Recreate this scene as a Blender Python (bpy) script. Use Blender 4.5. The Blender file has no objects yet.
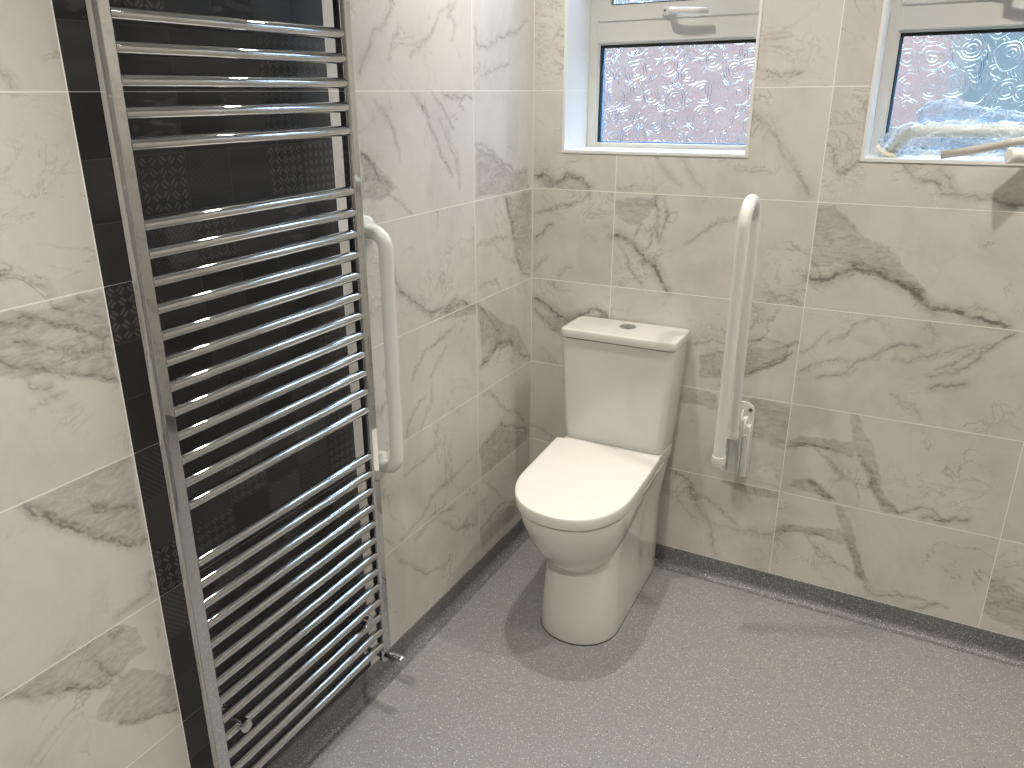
import bpy, bmesh, math, random
import numpy as np
from mathutils import Vector, Matrix

PI = math.pi
Z0 = 1.575                      # tile row line "0" above the floor
C = bpy.context.scene.collection
rng = random.Random(7)

# ------------------------------------------------------------------ camera data (solved from the tile grid)
F_PX, CAM = 783.53, np.array([1.1635, -2.3753, -0.0115 + Z0])
YAW, PITCH, ROLL, PX, PY = 0.5166, 0.3494, -0.0113, 26.17, 3.388
def cam_axes():
    cy, sy, cp, sp = math.cos(YAW), math.sin(YAW), math.cos(PITCH), math.sin(PITCH)
    f = np.array([-sy*cp, cy*cp, -sp]); r = np.array([cy, sy, 0.0]); u = np.cross(r, f)
    c, s = math.cos(ROLL), math.sin(ROLL)
    return c*r + s*u, -s*r + c*u, f
AR, AU, AF = cam_axes()

# ------------------------------------------------------------------ object helpers
def props(o, label=None, cat=None, group=None, kind=None):
    if label: o['label'] = label
    if cat: o['category'] = cat
    if group: o['group'] = group
    if kind: o['kind'] = kind
    return o
def link(name, me, mats, parent=None, smooth=False):
    if not isinstance(mats, (list, tuple)): mats = [mats]
    for m in mats: me.materials.append(m)
    if smooth:
        for p in me.polygons: p.use_smooth = True
    o = bpy.data.objects.new(name, me); C.objects.link(o)
    if parent: o.parent = parent
    return o
def ob(name, bm, mats, parent=None, smooth=False, loc=None):
    bmesh.ops.recalc_face_normals(bm, faces=bm.faces)
    me = bpy.data.meshes.new(name); bm.to_mesh(me); bm.free()
    o = link(name, me, mats, parent, smooth)
    if loc is not None: o.location = loc
    return o
def auto(o, ang=35):
    me = o.data
    for p in me.polygons: p.use_smooth = True
    bm = bmesh.new(); bm.from_mesh(me)
    a = math.radians(ang)
    for e in bm.edges:
        if len(e.link_faces) == 2 and e.calc_face_angle(0) > a: e.smooth = False
    bm.to_mesh(me); bm.free()
    return o
def empty(name, loc, label=None, cat=None, group=None):
    o = bpy.data.objects.new(name, None); o.empty_display_size = .05; C.objects.link(o); o.location = loc
    return props(o, label, cat, group)
def box(bm, a, b, mi=0):
    x0, y0, z0 = a; x1, y1, z1 = b
    v = [bm.verts.new(p) for p in ((x0,y0,z0),(x1,y0,z0),(x1,y1,z0),(x0,y1,z0),(x0,y0,z1),(x1,y0,z1),(x1,y1,z1),(x0,y1,z1))]
    for q in ((0,3,2,1),(4,5,6,7),(0,1,5,4),(1,2,6,5),(2,3,7,6),(3,0,4,7)):
        bm.faces.new([v[i] for i in q]).material_index = mi
    return v
def rbox(bm, a, b, r=.003, seg=2):
    v = box(bm, a, b)
    es = list({e for q in v for e in q.link_edges})
    bmesh.ops.bevel(bm, geom=es, offset=r, segments=seg, profile=.5, affect='EDGES')
def loft(bm, rings, cap=True, closed=True):
    R = [[bm.verts.new(p) for p in ring] for ring in rings]
    n = len(R[0])
    for a, b in zip(R, R[1:]):
        for i in range(n if closed else n-1):
            j = (i+1) % n
            bm.faces.new((a[i], a[j], b[j], b[i]))
    if cap:
        bm.faces.new(R[0][::-1]); bm.faces.new(R[-1])
    return R
def tube(bm, pts, r, n=20, cap=True, radii=None):
    pts = [Vector(p) for p in pts]
    up = None; rings = []
    for i, p in enumerate(pts):
        t = (pts[min(i+1, len(pts)-1)] - pts[max(i-1, 0)]).normalized()
        if up is None:
            up = t.orthogonal().normalized()
        else:
            up = (up - t*up.dot(t)).normalized()
        s = t.cross(up); rr = radii[i] if radii else r
        rings.append([p + (up*math.cos(2*PI*k/n) + s*math.sin(2*PI*k/n))*rr for k in range(n)])
    return loft(bm, rings, cap)
def arc(c, a, b, r, t0, t1, n=10):
    c, a, b = Vector(c), Vector(a), Vector(b)
    return [c + a*(r*math.cos(t0+(t1-t0)*k/n)) + b*(r*math.sin(t0+(t1-t0)*k/n)) for k in range(n+1)]
def disc(bm, c, axis, r, h, n=32, bev=.0015):
    c = Vector(c); ax = Vector(axis).normalized()
    pts = [c, c+ax*(h-bev), c+ax*h]
    up = ax.orthogonal().normalized(); s = ax.cross(up); rings = []
    for p, rr in zip(pts, (r, r, r-bev)):
        rings.append([p+(up*math.cos(2*PI*k/n)+s*math.sin(2*PI*k/n))*rr for k in range(n)])
    loft(bm, rings)

# ------------------------------------------------------------------ node helpers
class NT:
    def __init__(s, name):
        s.m = bpy.data.materials.new(name); s.m.use_nodes = True
        s.t = s.m.node_tree; s.t.nodes.clear()
        s.out = s.t.nodes.new('ShaderNodeOutputMaterial')
    def n(s, ty, **kw):
        nd = s.t.nodes.new(ty)
        for k, v in kw.items(): setattr(nd, k, v)
        return nd
    def put(s, sock, v):
        if hasattr(v, 'links') or isinstance(v, bpy.types.NodeSocket): s.t.links.new(v, sock)
        else: sock.default_value = v
    def math(s, op, a, b=0.0, c=None, clamp=False):
        nd = s.n('ShaderNodeMath', operation=op, use_clamp=clamp)
        s.put(nd.inputs[0], a); s.put(nd.inputs[1], b)
        if c is not None: s.put(nd.inputs[2], c)
        return nd.outputs[0]
    def vmath(s, op, a, b=(0,0,0)):
        nd = s.n('ShaderNodeVectorMath', operation=op); s.put(nd.inputs[0], a); s.put(nd.inputs[1], b)
        return nd.outputs[0]
    def mix(s, f, a, b):
        nd = s.n('ShaderNodeMix', data_type='RGBA'); s.put(nd.inputs[0], f); s.put(nd.inputs[6], a); s.put(nd.inputs[7], b)
        return nd.outputs[2]
    def mixf(s, f, a, b):
        nd = s.n('ShaderNodeMix', data_type='FLOAT'); s.put(nd.inputs[0], f); s.put(nd.inputs[2], a); s.put(nd.inputs[3], b)
        return nd.outputs[0]
    def step(s, v, a, b, x=0.0, y=1.0):     # smoothstep a..b -> x..y
        nd = s.n('ShaderNodeMapRange', interpolation_type='SMOOTHSTEP'); s.put(nd.inputs[0], v)
        s.put(nd.inputs[1], a); s.put(nd.inputs[2], b); s.put(nd.inputs[3], x); s.put(nd.inputs[4], y)
        return nd.outputs[0]
    def noise(s, vec, scale, detail=4.0, rough=.55, dist=0.0, out=0):
        nd = s.n('ShaderNodeTexNoise'); s.put(nd.inputs['Vector'], vec)
        nd.inputs['Scale'].default_value = scale; nd.inputs['Detail'].default_value = detail
        nd.inputs['Roughness'].default_value = rough; nd.inputs['Distortion'].default_value = dist
        return nd.outputs[out]
    def vor(s, vec, scale, feature='F1', out='Distance', rand=1.0, dim='3D'):
        nd = s.n('ShaderNodeTexVoronoi', feature=feature, voronoi_dimensions=dim); s.put(nd.inputs['Vector'], vec)
        nd.inputs['Scale'].default_value = scale; nd.inputs['Randomness'].default_value = rand
        return nd.outputs[out]
    def obj(s): return s.n('ShaderNodeTexCoord').outputs['Object']
    def sep(s, v):
        nd = s.n('ShaderNodeSeparateXYZ'); s.put(nd.inputs[0], v); return nd.outputs
    def comb(s, x, y, z):
        nd = s.n('ShaderNodeCombineXYZ')
        for i, q in enumerate((x, y, z)): s.put(nd.inputs[i], q)
        return nd.outputs[0]
    def attr(s, name):
        return s.n('ShaderNodeAttribute', attribute_name=name).outputs['Fac']
    def bump(s, h, strength=.2, dist=.002):
        nd = s.n('ShaderNodeBump'); s.put(nd.inputs['Height'], h)
        nd.inputs['Strength'].default_value = strength; nd.inputs['Distance'].default_value = dist
        return nd.outputs[0]
    def pbr(s, col, rough=.5, metal=0.0, normal=None, **kw):
        b = s.n('ShaderNodeBsdfPrincipled'); s.put(b.inputs['Base Color'], col)
        s.put(b.inputs['Roughness'], rough); b.inputs['Metallic'].default_value = metal
        if normal is not None: s.put(b.inputs['Normal'], normal)
        for k, v in kw.items(): s.put(b.inputs[k], v)
        s.t.links.new(b.outputs[0], s.out.inputs[0])
        return s.m
def C4(r, g, b): return (r, g, b, 1.0)
def plain(name, col, rough=.4, metal=0.0, wob=0.03, **kw):
    k = NT(name)
    n = k.noise(k.obj(), 9.0, 3)
    c = k.mix(n, C4(*[q*(1-wob) for q in col]), C4(*[min(1, q*(1+wob)) for q in col]))
    return k.pbr(c, rough, metal, **kw)

# ------------------------------------------------------------------ materials
def mat_marble():
    k = NT('marble_tile'); P = k.obj(); tid = k.attr('tid')
    off = k.comb(k.math('MULTIPLY', tid, 31.0), k.math('MULTIPLY', tid, 17.0), k.math('MULTIPLY', tid, 53.0))
    Q = k.vmath('ADD', P, off)
    w1 = k.math('SUBTRACT', k.noise(P, 75.0, 6, .72), .5)
    # traced veins: distance in half-widths, plus wobble
    vd = k.math('ADD', k.attr('vd'), k.math('MULTIPLY', w1, 3.4))
    brk = k.step(k.noise(P, 22.0, 3), .33, .62)
    core = k.step(vd, .2, 1.7, .9, 0.0)
    halo = k.math('MULTIPLY', k.step(vd, .5, 7.5, .60, 0.0), k.step(k.noise(k.vmath('MULTIPLY', Q, (30.0, 30.0, 60.0)), 1.0, 5, .7, .8), .35, .65, .35, 1.0))
    vein = k.math('MULTIPLY', k.math('MULTIPLY', k.math('ADD', k.math('MULTIPLY', core, k.math('ADD', k.math('MULTIPLY', brk, .6), .35)), halo), k.attr('vs')), 1.3)
    # grey patches with an inked edge
    pd = k.math('ADD', k.attr('pd'), k.math('MULTIPLY', w1, .012))
    inside = k.step(pd, -.004, .004, 1.0, 0.0)
    streak = k.noise(k.vmath('MULTIPLY', Q, (22.0, 22.0, 60.0)), 1.0, 6, .7, 1.2)
    patch = k.math('MULTIPLY', inside, k.math('ADD', .17, k.math('MULTIPLY', k.step(streak, .38, .64), .30)))
    edge = k.math('MULTIPLY', k.step(k.math('ABSOLUTE', pd), 0.0, .0035, 1.0, 0.0), k.math('MULTIPLY', brk, .34))
    # faint random figure in every tile
    cloud = k.step(k.noise(Q, 4.5, 6, .62, .6), .40, .72, 0.0, .20)
    n2 = k.noise(Q, 3.2, 7, .6, 1.1)
    fine = k.step(k.math('ABSOLUTE', k.math('SUBTRACT', n2, .5)), 0.0, .012, 1.0, 0.0)
    fine = k.math('MULTIPLY', fine, k.step(k.noise(Q, 5.0, 2), .46, .66, 0.0, .42))
    n3 = k.noise(k.vmath('ADD', k.vmath('MULTIPLY', Q, (1.0, 1.0, 1.6)), (3.1, 8.2, 1.7)), 6.0, 8, .66, 1.4)
    fine3 = k.math('MULTIPLY', k.step(k.math('ABSOLUTE', k.math('SUBTRACT', n3, .5)), 0.0, .022, 1.0, 0.0), k.step(k.noise(Q, 3.4, 3), .50, .66, 0.0, .34))
    fine = k.math('MAXIMUM', fine, fine3)
    gen = k.math('MULTIPLY', k.attr('gen'), k.step(k.math('ABSOLUTE', k.math('SUBTRACT', k.noise(Q, 2.0, 6, .6, 1.6), .5)), 0.0, .03, .5, 0.0))
    d = k.math('ADD', k.math('ADD', vein, k.math('MAXIMUM', patch, edge)), k.math('ADD', k.math('ADD', cloud, fine), gen), clamp=True)
    speck = k.mixf(.55, k.noise(Q, 240.0, 2), k.noise(Q, 18.0, 6, .75))
    base = k.mix(speck, C4(.63, .605, .56), C4(.73, .71, .665))
    col = k.mix(d, base, C4(.205, .188, .165))
    bm = k.bump(k.noise(Q, 70.0, 5, .6), .10, .001)
    return k.pbr(col, k.math('ADD', .27, k.math('MULTIPLY', speck, .14)), normal=bm)
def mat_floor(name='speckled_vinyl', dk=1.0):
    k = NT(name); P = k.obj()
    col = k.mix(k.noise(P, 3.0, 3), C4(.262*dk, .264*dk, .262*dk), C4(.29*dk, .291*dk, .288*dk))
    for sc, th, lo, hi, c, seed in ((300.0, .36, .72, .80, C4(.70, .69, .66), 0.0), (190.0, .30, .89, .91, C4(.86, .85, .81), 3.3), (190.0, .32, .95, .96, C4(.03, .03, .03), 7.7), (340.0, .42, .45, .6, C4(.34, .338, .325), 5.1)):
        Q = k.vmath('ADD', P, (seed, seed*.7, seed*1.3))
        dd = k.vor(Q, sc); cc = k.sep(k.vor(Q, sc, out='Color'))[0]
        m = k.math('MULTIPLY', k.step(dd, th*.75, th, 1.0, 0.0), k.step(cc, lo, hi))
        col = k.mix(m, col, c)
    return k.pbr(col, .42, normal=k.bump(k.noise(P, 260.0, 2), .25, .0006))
def mat_dark_panel():
    k = NT('patterned_dark_tile'); P = k.obj(); xyz = k.sep(P)
    u = k.math('MULTIPLY', k.math('ADD', xyz[1], 10.0 - .01), 10.0); v = k.math('MULTIPLY', k.math('SUBTRACT', xyz[2], Z0 - 5.0), 10.0)
    iu, iv = k.math('FLOOR', u), k.math('FLOOR', v)
    fu, fv = k.math('FRACT', u), k.math('FRACT', v)
    wn = k.n('ShaderNodeTexWhiteNoise', noise_dimensions='3D'); k.put(wn.inputs['Vector'], k.comb(iu, iv, 9.0))
    r1 = k.math('FRACT', k.math('MULTIPLY', k.math('SINE', k.math('ADD', k.math('MULTIPLY', iu, 12.9898), k.math('MULTIPLY', iv, 78.233))), 437.585)); rc = k.sep(wn.outputs['Color']); r2, r3 = rc[1], rc[2]
    def tri(a, n): return k.math('PINGPONG', k.math('MULTIPLY', a, n), .5)
    def band(a, lo, hi): return k.step(a, lo, hi)
    diag = band(tri(k.math('ADD', fu, fv), 9.0), .16, .3)
    chev = band(tri(k.math('ADD', fv, k.math('MULTIPLY', tri(fu, 6.0), .28)), 9.0), .18, .3)
    par = k.math('FLOORED_MODULO', k.math('ADD', k.math('FLOOR', k.math('MULTIPLY', fu, 5.0)), k.math('FLOOR', k.math('MULTIPLY', fv, 5.0))), 2.0)
    la = k.math('SUBTRACT', k.math('FRACT', k.math('MULTIPLY', fu, 5.0)), .5); lb = k.math('SUBTRACT', k.math('FRACT', k.math('MULTIPLY', fv, 5.0)), .5)
    sp, sm = k.math('ADD', la, lb), k.math('SUBTRACT', la, lb)
    acr, alo = k.mixf(par, sp, sm), k.mixf(par, sm, sp)
    weave = k.math('MULTIPLY', k.step(k.math('PINGPONG', k.math('ADD', k.math('MULTIPLY', acr, 1.9), 10.0), .5), .16, .26), k.math('MULTIPLY', k.step(k.math('ABSOLUTE', alo), .42, .52, 1.0, 0.0), k.step(k.math('ABSOLUTE', acr), .48, .56, 1.0, 0.0)))
    dx = k.math('SUBTRACT', k.math('FRACT', k.math('MULTIPLY', fu, 6.0)), .5); dy = k.math('SUBTRACT', k.math('FRACT', k.math('MULTIPLY', fv, 6.0)), .5)
    dots = k.math('MULTIPLY', k.step(k.math('ABSOLUTE', dx), .1, .44, 1.0, 0.0), k.step(k.math('ABSOLUTE', dy), .1, .44, 1.0, 0.0))
    zz = k.math('MULTIPLY', band(tri(k.math('ADD', fu, k.math('MULTIPLY', tri(fv, 8.0), .12)), 14.0), .2, .3), band(tri(fv, 8.0), .06, .14))
    rope = k.step(k.noise(k.comb(k.math('MULTIPLY', u, 2.6), k.math('MULTIPLY', v, 8.0), 0.0), 1.0, 0), .5, .58)
    pat = k.math('MULTIPLY', diag, .0)
    for lo, hi, p, amp in ((.50, .58, chev, .8), (.58, .72, weave, 1.1), (.72, .80, dots, 1.0), (.80, .85, diag, .4), (.85, .91, zz, .8), (.91, 1.01, rope, .95)):
        sel = k.math('MULTIPLY', k.math('GREATER_THAN', r1, lo), k.math('LESS_THAN', r1, hi))
        pat = k.math('ADD', pat, k.math('MULTIPLY', k.math('MULTIPLY', p, sel), amp))
    inner = k.math('MULTIPLY', k.step(tri(fu, 1.0), .03, .05), k.step(tri(fv, 1.0), .03, .05))
    pat = k.math('MULTIPLY', pat, inner)
    wear = k.noise(P, 14.0, 5, .6)
    g0 = k.math('ADD', .014, k.math('MULTIPLY', r2, .032)); g0 = k.math('MULTIPLY', g0, k.math('ADD', .7, k.math('MULTIPLY', wear, .6)))
    g = k.math('ADD', g0, k.math('MULTIPLY', pat, k.math('ADD', .026, k.math('MULTIPLY', r3, .036))))
    line = k.math('MAXIMUM', k.step(tri(fu, 1.0), .004, .010, 1.0, 0.0), k.step(tri(fv, 1.0), .004, .010, 1.0, 0.0))
    g = k.math('ADD', g, k.math('MULTIPLY', line, .03))
    col = k.comb(k.math('MULTIPLY', g, 1.0), k.math('MULTIPLY', g, .98), k.math('MULTIPLY', g, .96))
    return k.pbr(col, k.math('ADD', .34, k.math('MULTIPLY', r3, .2)), normal=k.bump(k.math('ADD', pat, k.math('MULTIPLY', line, -1.5)), .35, .0008))
def mat_glass():
    k = NT('embossed_rose_glass'); P = k.obj(); xyz = k.sep(P)
    A = k.comb(xyz[0], xyz[2], 0.0)
    nz = k.n('ShaderNodeTexNoise'); k.put(nz.inputs['Vector'], A); nz.inputs['Scale'].default_value = 20.0; nz.inputs['Detail'].default_value = 1.0
    B = k.vmath('ADD', A, k.vmath('MULTIPLY', k.vmath('SUBTRACT', nz.outputs['Color'], (.5, .5, .5)), (.030, .030, 0.0)))
    f1 = k.vor(B, 13.0, rand=.7, dim='2D')
    ring = k.math('PINGPONG', k.math('MULTIPLY', f1, 7.0), .5)
    ring = k.step(ring, .0, .26, 1.0, 0.0)
    leaves = k.math('PINGPONG', k.math('MULTIPLY', k.noise(k.vmath('MULTIPLY', A, (1.0, .8, 1.0)), 15.0, 1.0, .4, .6), 12.0), .5)
    leaves = k.step(leaves, .0, .2, 1.0, 0.0)
    rose = k.step(f1, .44, .56, 1.0, 0.0)
    h = k.mixf(rose, leaves, ring)
    h = k.math('ADD', h, k.math('MULTIPLY', k.noise(A, 70.0, 2), .12))
    bmp = k.bump(h, .7, .0020)
    return k.pbr(C4(.97, .97, .97), .06, normal=bmp, **{'Transmission Weight': 1.0, 'IOR': 1.42})
def mat_film():
    k = NT('clear_plastic_film'); P = k.obj()
    t = k.n('ShaderNodeBsdfTransparent'); t.inputs[0].default_value = C4(.90, .95, 1.0)
    g = k.n('ShaderNodeBsdfPrincipled'); g.inputs['Base Color'].default_value = C4(.80, .88, .96); g.inputs['Roughness'].default_value = .12
    k.put(g.inputs['Normal'], k.bump(k.noise(P, 55.0, 4, .6, 1.5), .9, .006))
    fr = k.n('ShaderNodeLayerWeight'); fr.inputs[0].default_value = .45
    mx = k.n('ShaderNodeMixShader'); k.put(mx.inputs[0], k.math('ADD', k.math('MULTIPLY', fr.outputs['Facing'], .5), k.step(k.noise(P, 40.0, 4, .6, 2.0), .48, .66, .12, .5)))
    k.t.links.new(t.outputs[0], mx.inputs[1]); k.t.links.new(g.outputs[0], mx.inputs[2]); k.t.links.new(mx.outputs[0], k.out.inputs[0])
    return k.m
def mat_brick():
    k = NT('pink_brick'); P = k.obj(); xyz = k.sep(P)
    b = k.n('ShaderNodeTexBrick'); k.put(b.inputs['Vector'], k.comb(xyz[0], xyz[2], 0.0))
    b.inputs['Scale'].default_value = 1.0; b.inputs['Brick Width'].default_value = .225; b.inputs['Row Height'].default_value = .075; b.inputs['Mortar Size'].default_value = .01
    b.inputs['Color1'].default_value = C4(.195, .108, .082); b.inputs['Color2'].default_value = C4(.165, .096, .074); b.inputs['Mortar'].default_value = C4(.18, .116, .09)
    return k.pbr(b.outputs['Color'], .85)
def mat_emit(name, col, s):
    k = NT(name); e = k.n('ShaderNodeEmission'); e.inputs[0].default_value = C4(*col); e.inputs[1].default_value = s
    k.t.links.new(e.outputs[0], k.out.inputs[0]); return k.m

M_tile, M_floor, M_dark, M_glass, M_film, M_brick = mat_marble(), mat_floor(), mat_dark_panel(), mat_glass(), mat_film(), mat_brick()
M_greywall = plain('mid_grey_tile', (.30, .29, .27), .35)
M_grout = plain('pale_grout', (.90, .88, .82), .8)
M_trim = plain('white_tile_trim', (.80, .80, .79), .3)
M_skirt = mat_floor('shade_darkened_vinyl', .55)  # floor vinyl with the skirting's shade put into the colour
M_ceil = plain('ceiling_paint', (.46, .455, .44), .8)
M_reveal = plain('pale_reveal_tile', (.76, .76, .75), .3)
M_upvc = plain('white_upvc', (.64, .63, .585), .28)
M_seal = plain('black_gasket', (.01, .012, .015), .5)
M_spacer = plain('blue_grey_spacer_bar', (.10, .22, .34), .35)
M_cer = plain('white_ceramic', (.73, .72, .68), .06, wob=.005, **{'Coat Weight': .5, 'Coat Roughness': .03})
M_seat = plain('white_seat_plastic', (.88, .865, .82), .16, wob=.004)
M_rail = plain('white_rail_coating', (.76, .77, .74), .2, wob=.01)
M_cap = plain('white_plastic', (.82, .81, .77), .3)
M_screw = plain('dark_screw', (.10, .09, .08), .45, .6)
M_dim = plain('dark_slot', (.03, .03, .03), .5)
M_cream = plain('cream_rail_coating', (.74, .68, .55), .25)
M_greyp = plain('grey_metal_strip', (.42, .39, .34), .35)
def mat_chrome():
    k = NT('chrome'); P = k.obj()
    r = k.math('ADD', .022, k.math('MULTIPLY', k.noise(P, 30.0, 4), .018))
    return k.pbr(C4(.60, .61, .615), r, 1.0)
M_chrome = mat_chrome()
M_door = plain('white_door_paint', (.78, .76, .71), .4)

# ------------------------------------------------------------------ traced marble figure (photo pixels -> wall plane)
def onwall(px, py, wall):
    d = AF + AR*(px-512+PX)/F_PX - AU*(py-384+PY)/F_PX
    ax = 1 if wall == 'B' else 0
    t = -CAM[ax]/d[ax]; p = CAM + t*d
    return (p[0] if wall == 'B' else p[1], p[2])
# (half width mm, strength, points)
VB = [
 (4.5,.62,[(810,277),(822,281.5),(833,278),(843,272),(854,268),(868,271.5),(880,272.5),(893,281),(908,288),(920,299),(928,307),(943,309.5),(958,311.5),(975,317),(988,321),(1005,327)]),
 (2.5,.5,[(908,288),(920,292),(926,304),(935,310)]),(1.6,.4,[(811,262),(818,268),(824,278)]),
 (1.6,.4,[(978,307),(993,312),(1013,325)]),(2,.35,[(978,307),(970,318)]),
 (2,.4,[(818,378),(840,376),(853,367),(868,358),(880,353),(893,346),(918,347)]),
 (2.4,.4,[(930,377),(958,372),(973,362),(983,352),(998,342),(1015,334)]),(1.8,.33,[(935,370),(955,362),(975,355),(990,345)]),
 (1.6,.35,[(798,372),(818,364),(838,358),(848,362)]),(1.5,.33,[(828,343),(840,337),(853,327),(868,320)]),
 (2,.28,[(893,360),(908,363),(928,357),(953,350),(975,345)]),(1.5,.3,[(800,352),(815,345),(830,330)]),
 (3,.45,[(930,389),(943,386),(965,384)]),(1.5,.3,[(890,394),(903,402),(915,408),(920,420)]),
 (1.2,.45,[(815,449),(835,466),(857,483),(870,487)]),(1.5,.5,[(858,456),(868,475),(873,490),(883,505)]),
 (1.5,.5,[(888,505),(898,512),(918,507),(935,512),(943,520)]),(2.6,.5,[(922,518),(943,522),(955,518),(968,520)]),
 (1.3,.45,[(788,447),(800,445),(816,447),(835,452),(853,456)]),
 (1.3,.45,[(768,535),(793,531.5),(813,534),(840,543)]),(1.2,.45,[(805,534),(828,556),(850,570)]),
 (1.5,.45,[(838,530),(848,545),(855,560),(860,576),(865,588),(880,596),(900,594),(918,597),(933,603),(948,608)]),(2.6,.45,[(914,607),(935,604)]),
 (2.2,.42,[(810,480),(820,490),(834,499)]),
 (3.5,.3,[(672,471),(687,479),(700,509),(712,529),(716,556)]),(3.5,.25,[(712,524),(745,531),(765,534),(790,527)]),
 (1.2,.4,[(700,494),(722,511),(742,529)]),(1.6,.38,[(672,471),(684,475),(697,495)]),(1.8,.4,[(727,481),(745,487),(750,499)]),
 (3,.4,[(656,197),(657,219),(660,242)]),(2,.35,[(664,199),(666,220),(660,238)]),
 (4.5,.62,[(614,236),(627,239.5),(637,249.5),(645,262),(655,267),(660,277),(667,291)]),
 (1.5,.42,[(635,237),(640,224),(647,232),(655,224),(650,245),(640,252),(635,240)]),(1.4,.35,[(618,243),(628,262),(640,282)]),
 (1.4,.42,[(685,244),(702,232),(722,222),(735,218)]),
 (1.5,.4,[(692,344),(712,339),(730,345)]),(2,.42,[(747,342),(765,337),(780,344),(800,344)]),(2,.4,[(745,374),(765,367),(785,357),(792,352)]),
 (1.8,.4,[(535,214),(552,208),(575,202),(590,194)]),(2.4,.5,[(535,239),(545,229),(552,224)]),(1.8,.3,[(535,270),(541,262),(547,257)]),(1.2,.35,[(557,276),(572,267)]),
 (4,.55,[(535,298),(547,304),(560,316),(577,317),(590,309),(602,312),(607,316)]),(1.4,.35,[(536,310),(547,327),(562,337)]),(1.4,.3,[(548,282),(555,288),(570,290)]),
 (1.4,.25,[(531,425),(545,432),(556,440)]),
 (3,.5,[(535,175),(550,179),(562,180),(567,172),(580,177),(591,187)]),(1.4,.3,[(617,187),(640,186),(655,188)]),
 (2.2,.3,[(657,157),(667,172),(680,185)]),(3,.25,[(680,158),(690,172),(703,188)]),(5,.26,[(755,112),(772,132),(790,162),(807,192)]),(1.4,.35,[(752,108),(770,128),(784,146),(800,175),(810,196)]),
 (1.4,.28,[(735,167),(750,172),(770,172)]),(1.8,.4,[(757,67),(772,72),(780,77),(786,73),(802,72)]),(1.2,.35,[(757,78),(775,78),(800,74)]),
 (1.8,.45,[(828,145),(835,155),(833,168),(843,173),(858,163)]),(1.3,.3,[(853,95),(863,102),(866,112)]),
 (2.4,.45,[(903,164),(911,173),(924,181),(937,184),(946,195),(962,195),(985,199),(1003,202),(1030,205)]),(3,.3,[(940,170),(950,179),(957,192)]),
 (1.3,.3,[(735,10),(720,30),(700,40)]),
]
PB = [
 [(812,206),(835,205),(850,222),(868,239),(871,244),(880,243),(895,254),(908,272),(923,287),(932,306),(908,290),(885,275),(868,271),(853,267),(835,262),(812,268)],
 [(788,444),(805,436),(828,440),(853,443),(855,455),(835,451),(815,446),(788,448)],
 [(851,412),(859,416),(868,439),(875,459),(880,476),(883,491),(895,506),(903,516),(886,514),(878,501),(870,486),(865,469),(858,456),(853,444)],
 [(836,506),(845,509),(853,534),(860,554),(867,580),(857,580),(850,555),(842,540)],
 [(768,531),(783,524),(803,526),(838,531),(843,543),(813,534),(793,531),(768,535)],
 [(988,578),(1003,584),(1030,596),(1030,634),(1010,626),(990,618),(982,610)],
 [(680,387),(717,395),(717,410),(690,403),(670,400)],
 [(740,396),(772,402),(791,410),(786,452),(767,442),(752,436)],
 [(793,479),(813,481),(835,500),(815,494),(790,486)],
 [(720,480),(745,483),(780,488),(778,498),(750,495)],
 [(535,178),(562,182),(568,173),(590,186),(590,190),(545,187)],
 [(985,194),(1030,190),(1030,212),(1000,209)],
 [(612,200),(645,197),(660,202),(650,215),(630,225),(616,215)],
 [(700,355),(745,350),(790,346),(788,360),(745,378),(700,378)],
 [(536,312),(560,320),(600,316),(606,322),(575,332),(550,330)],
]
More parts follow.
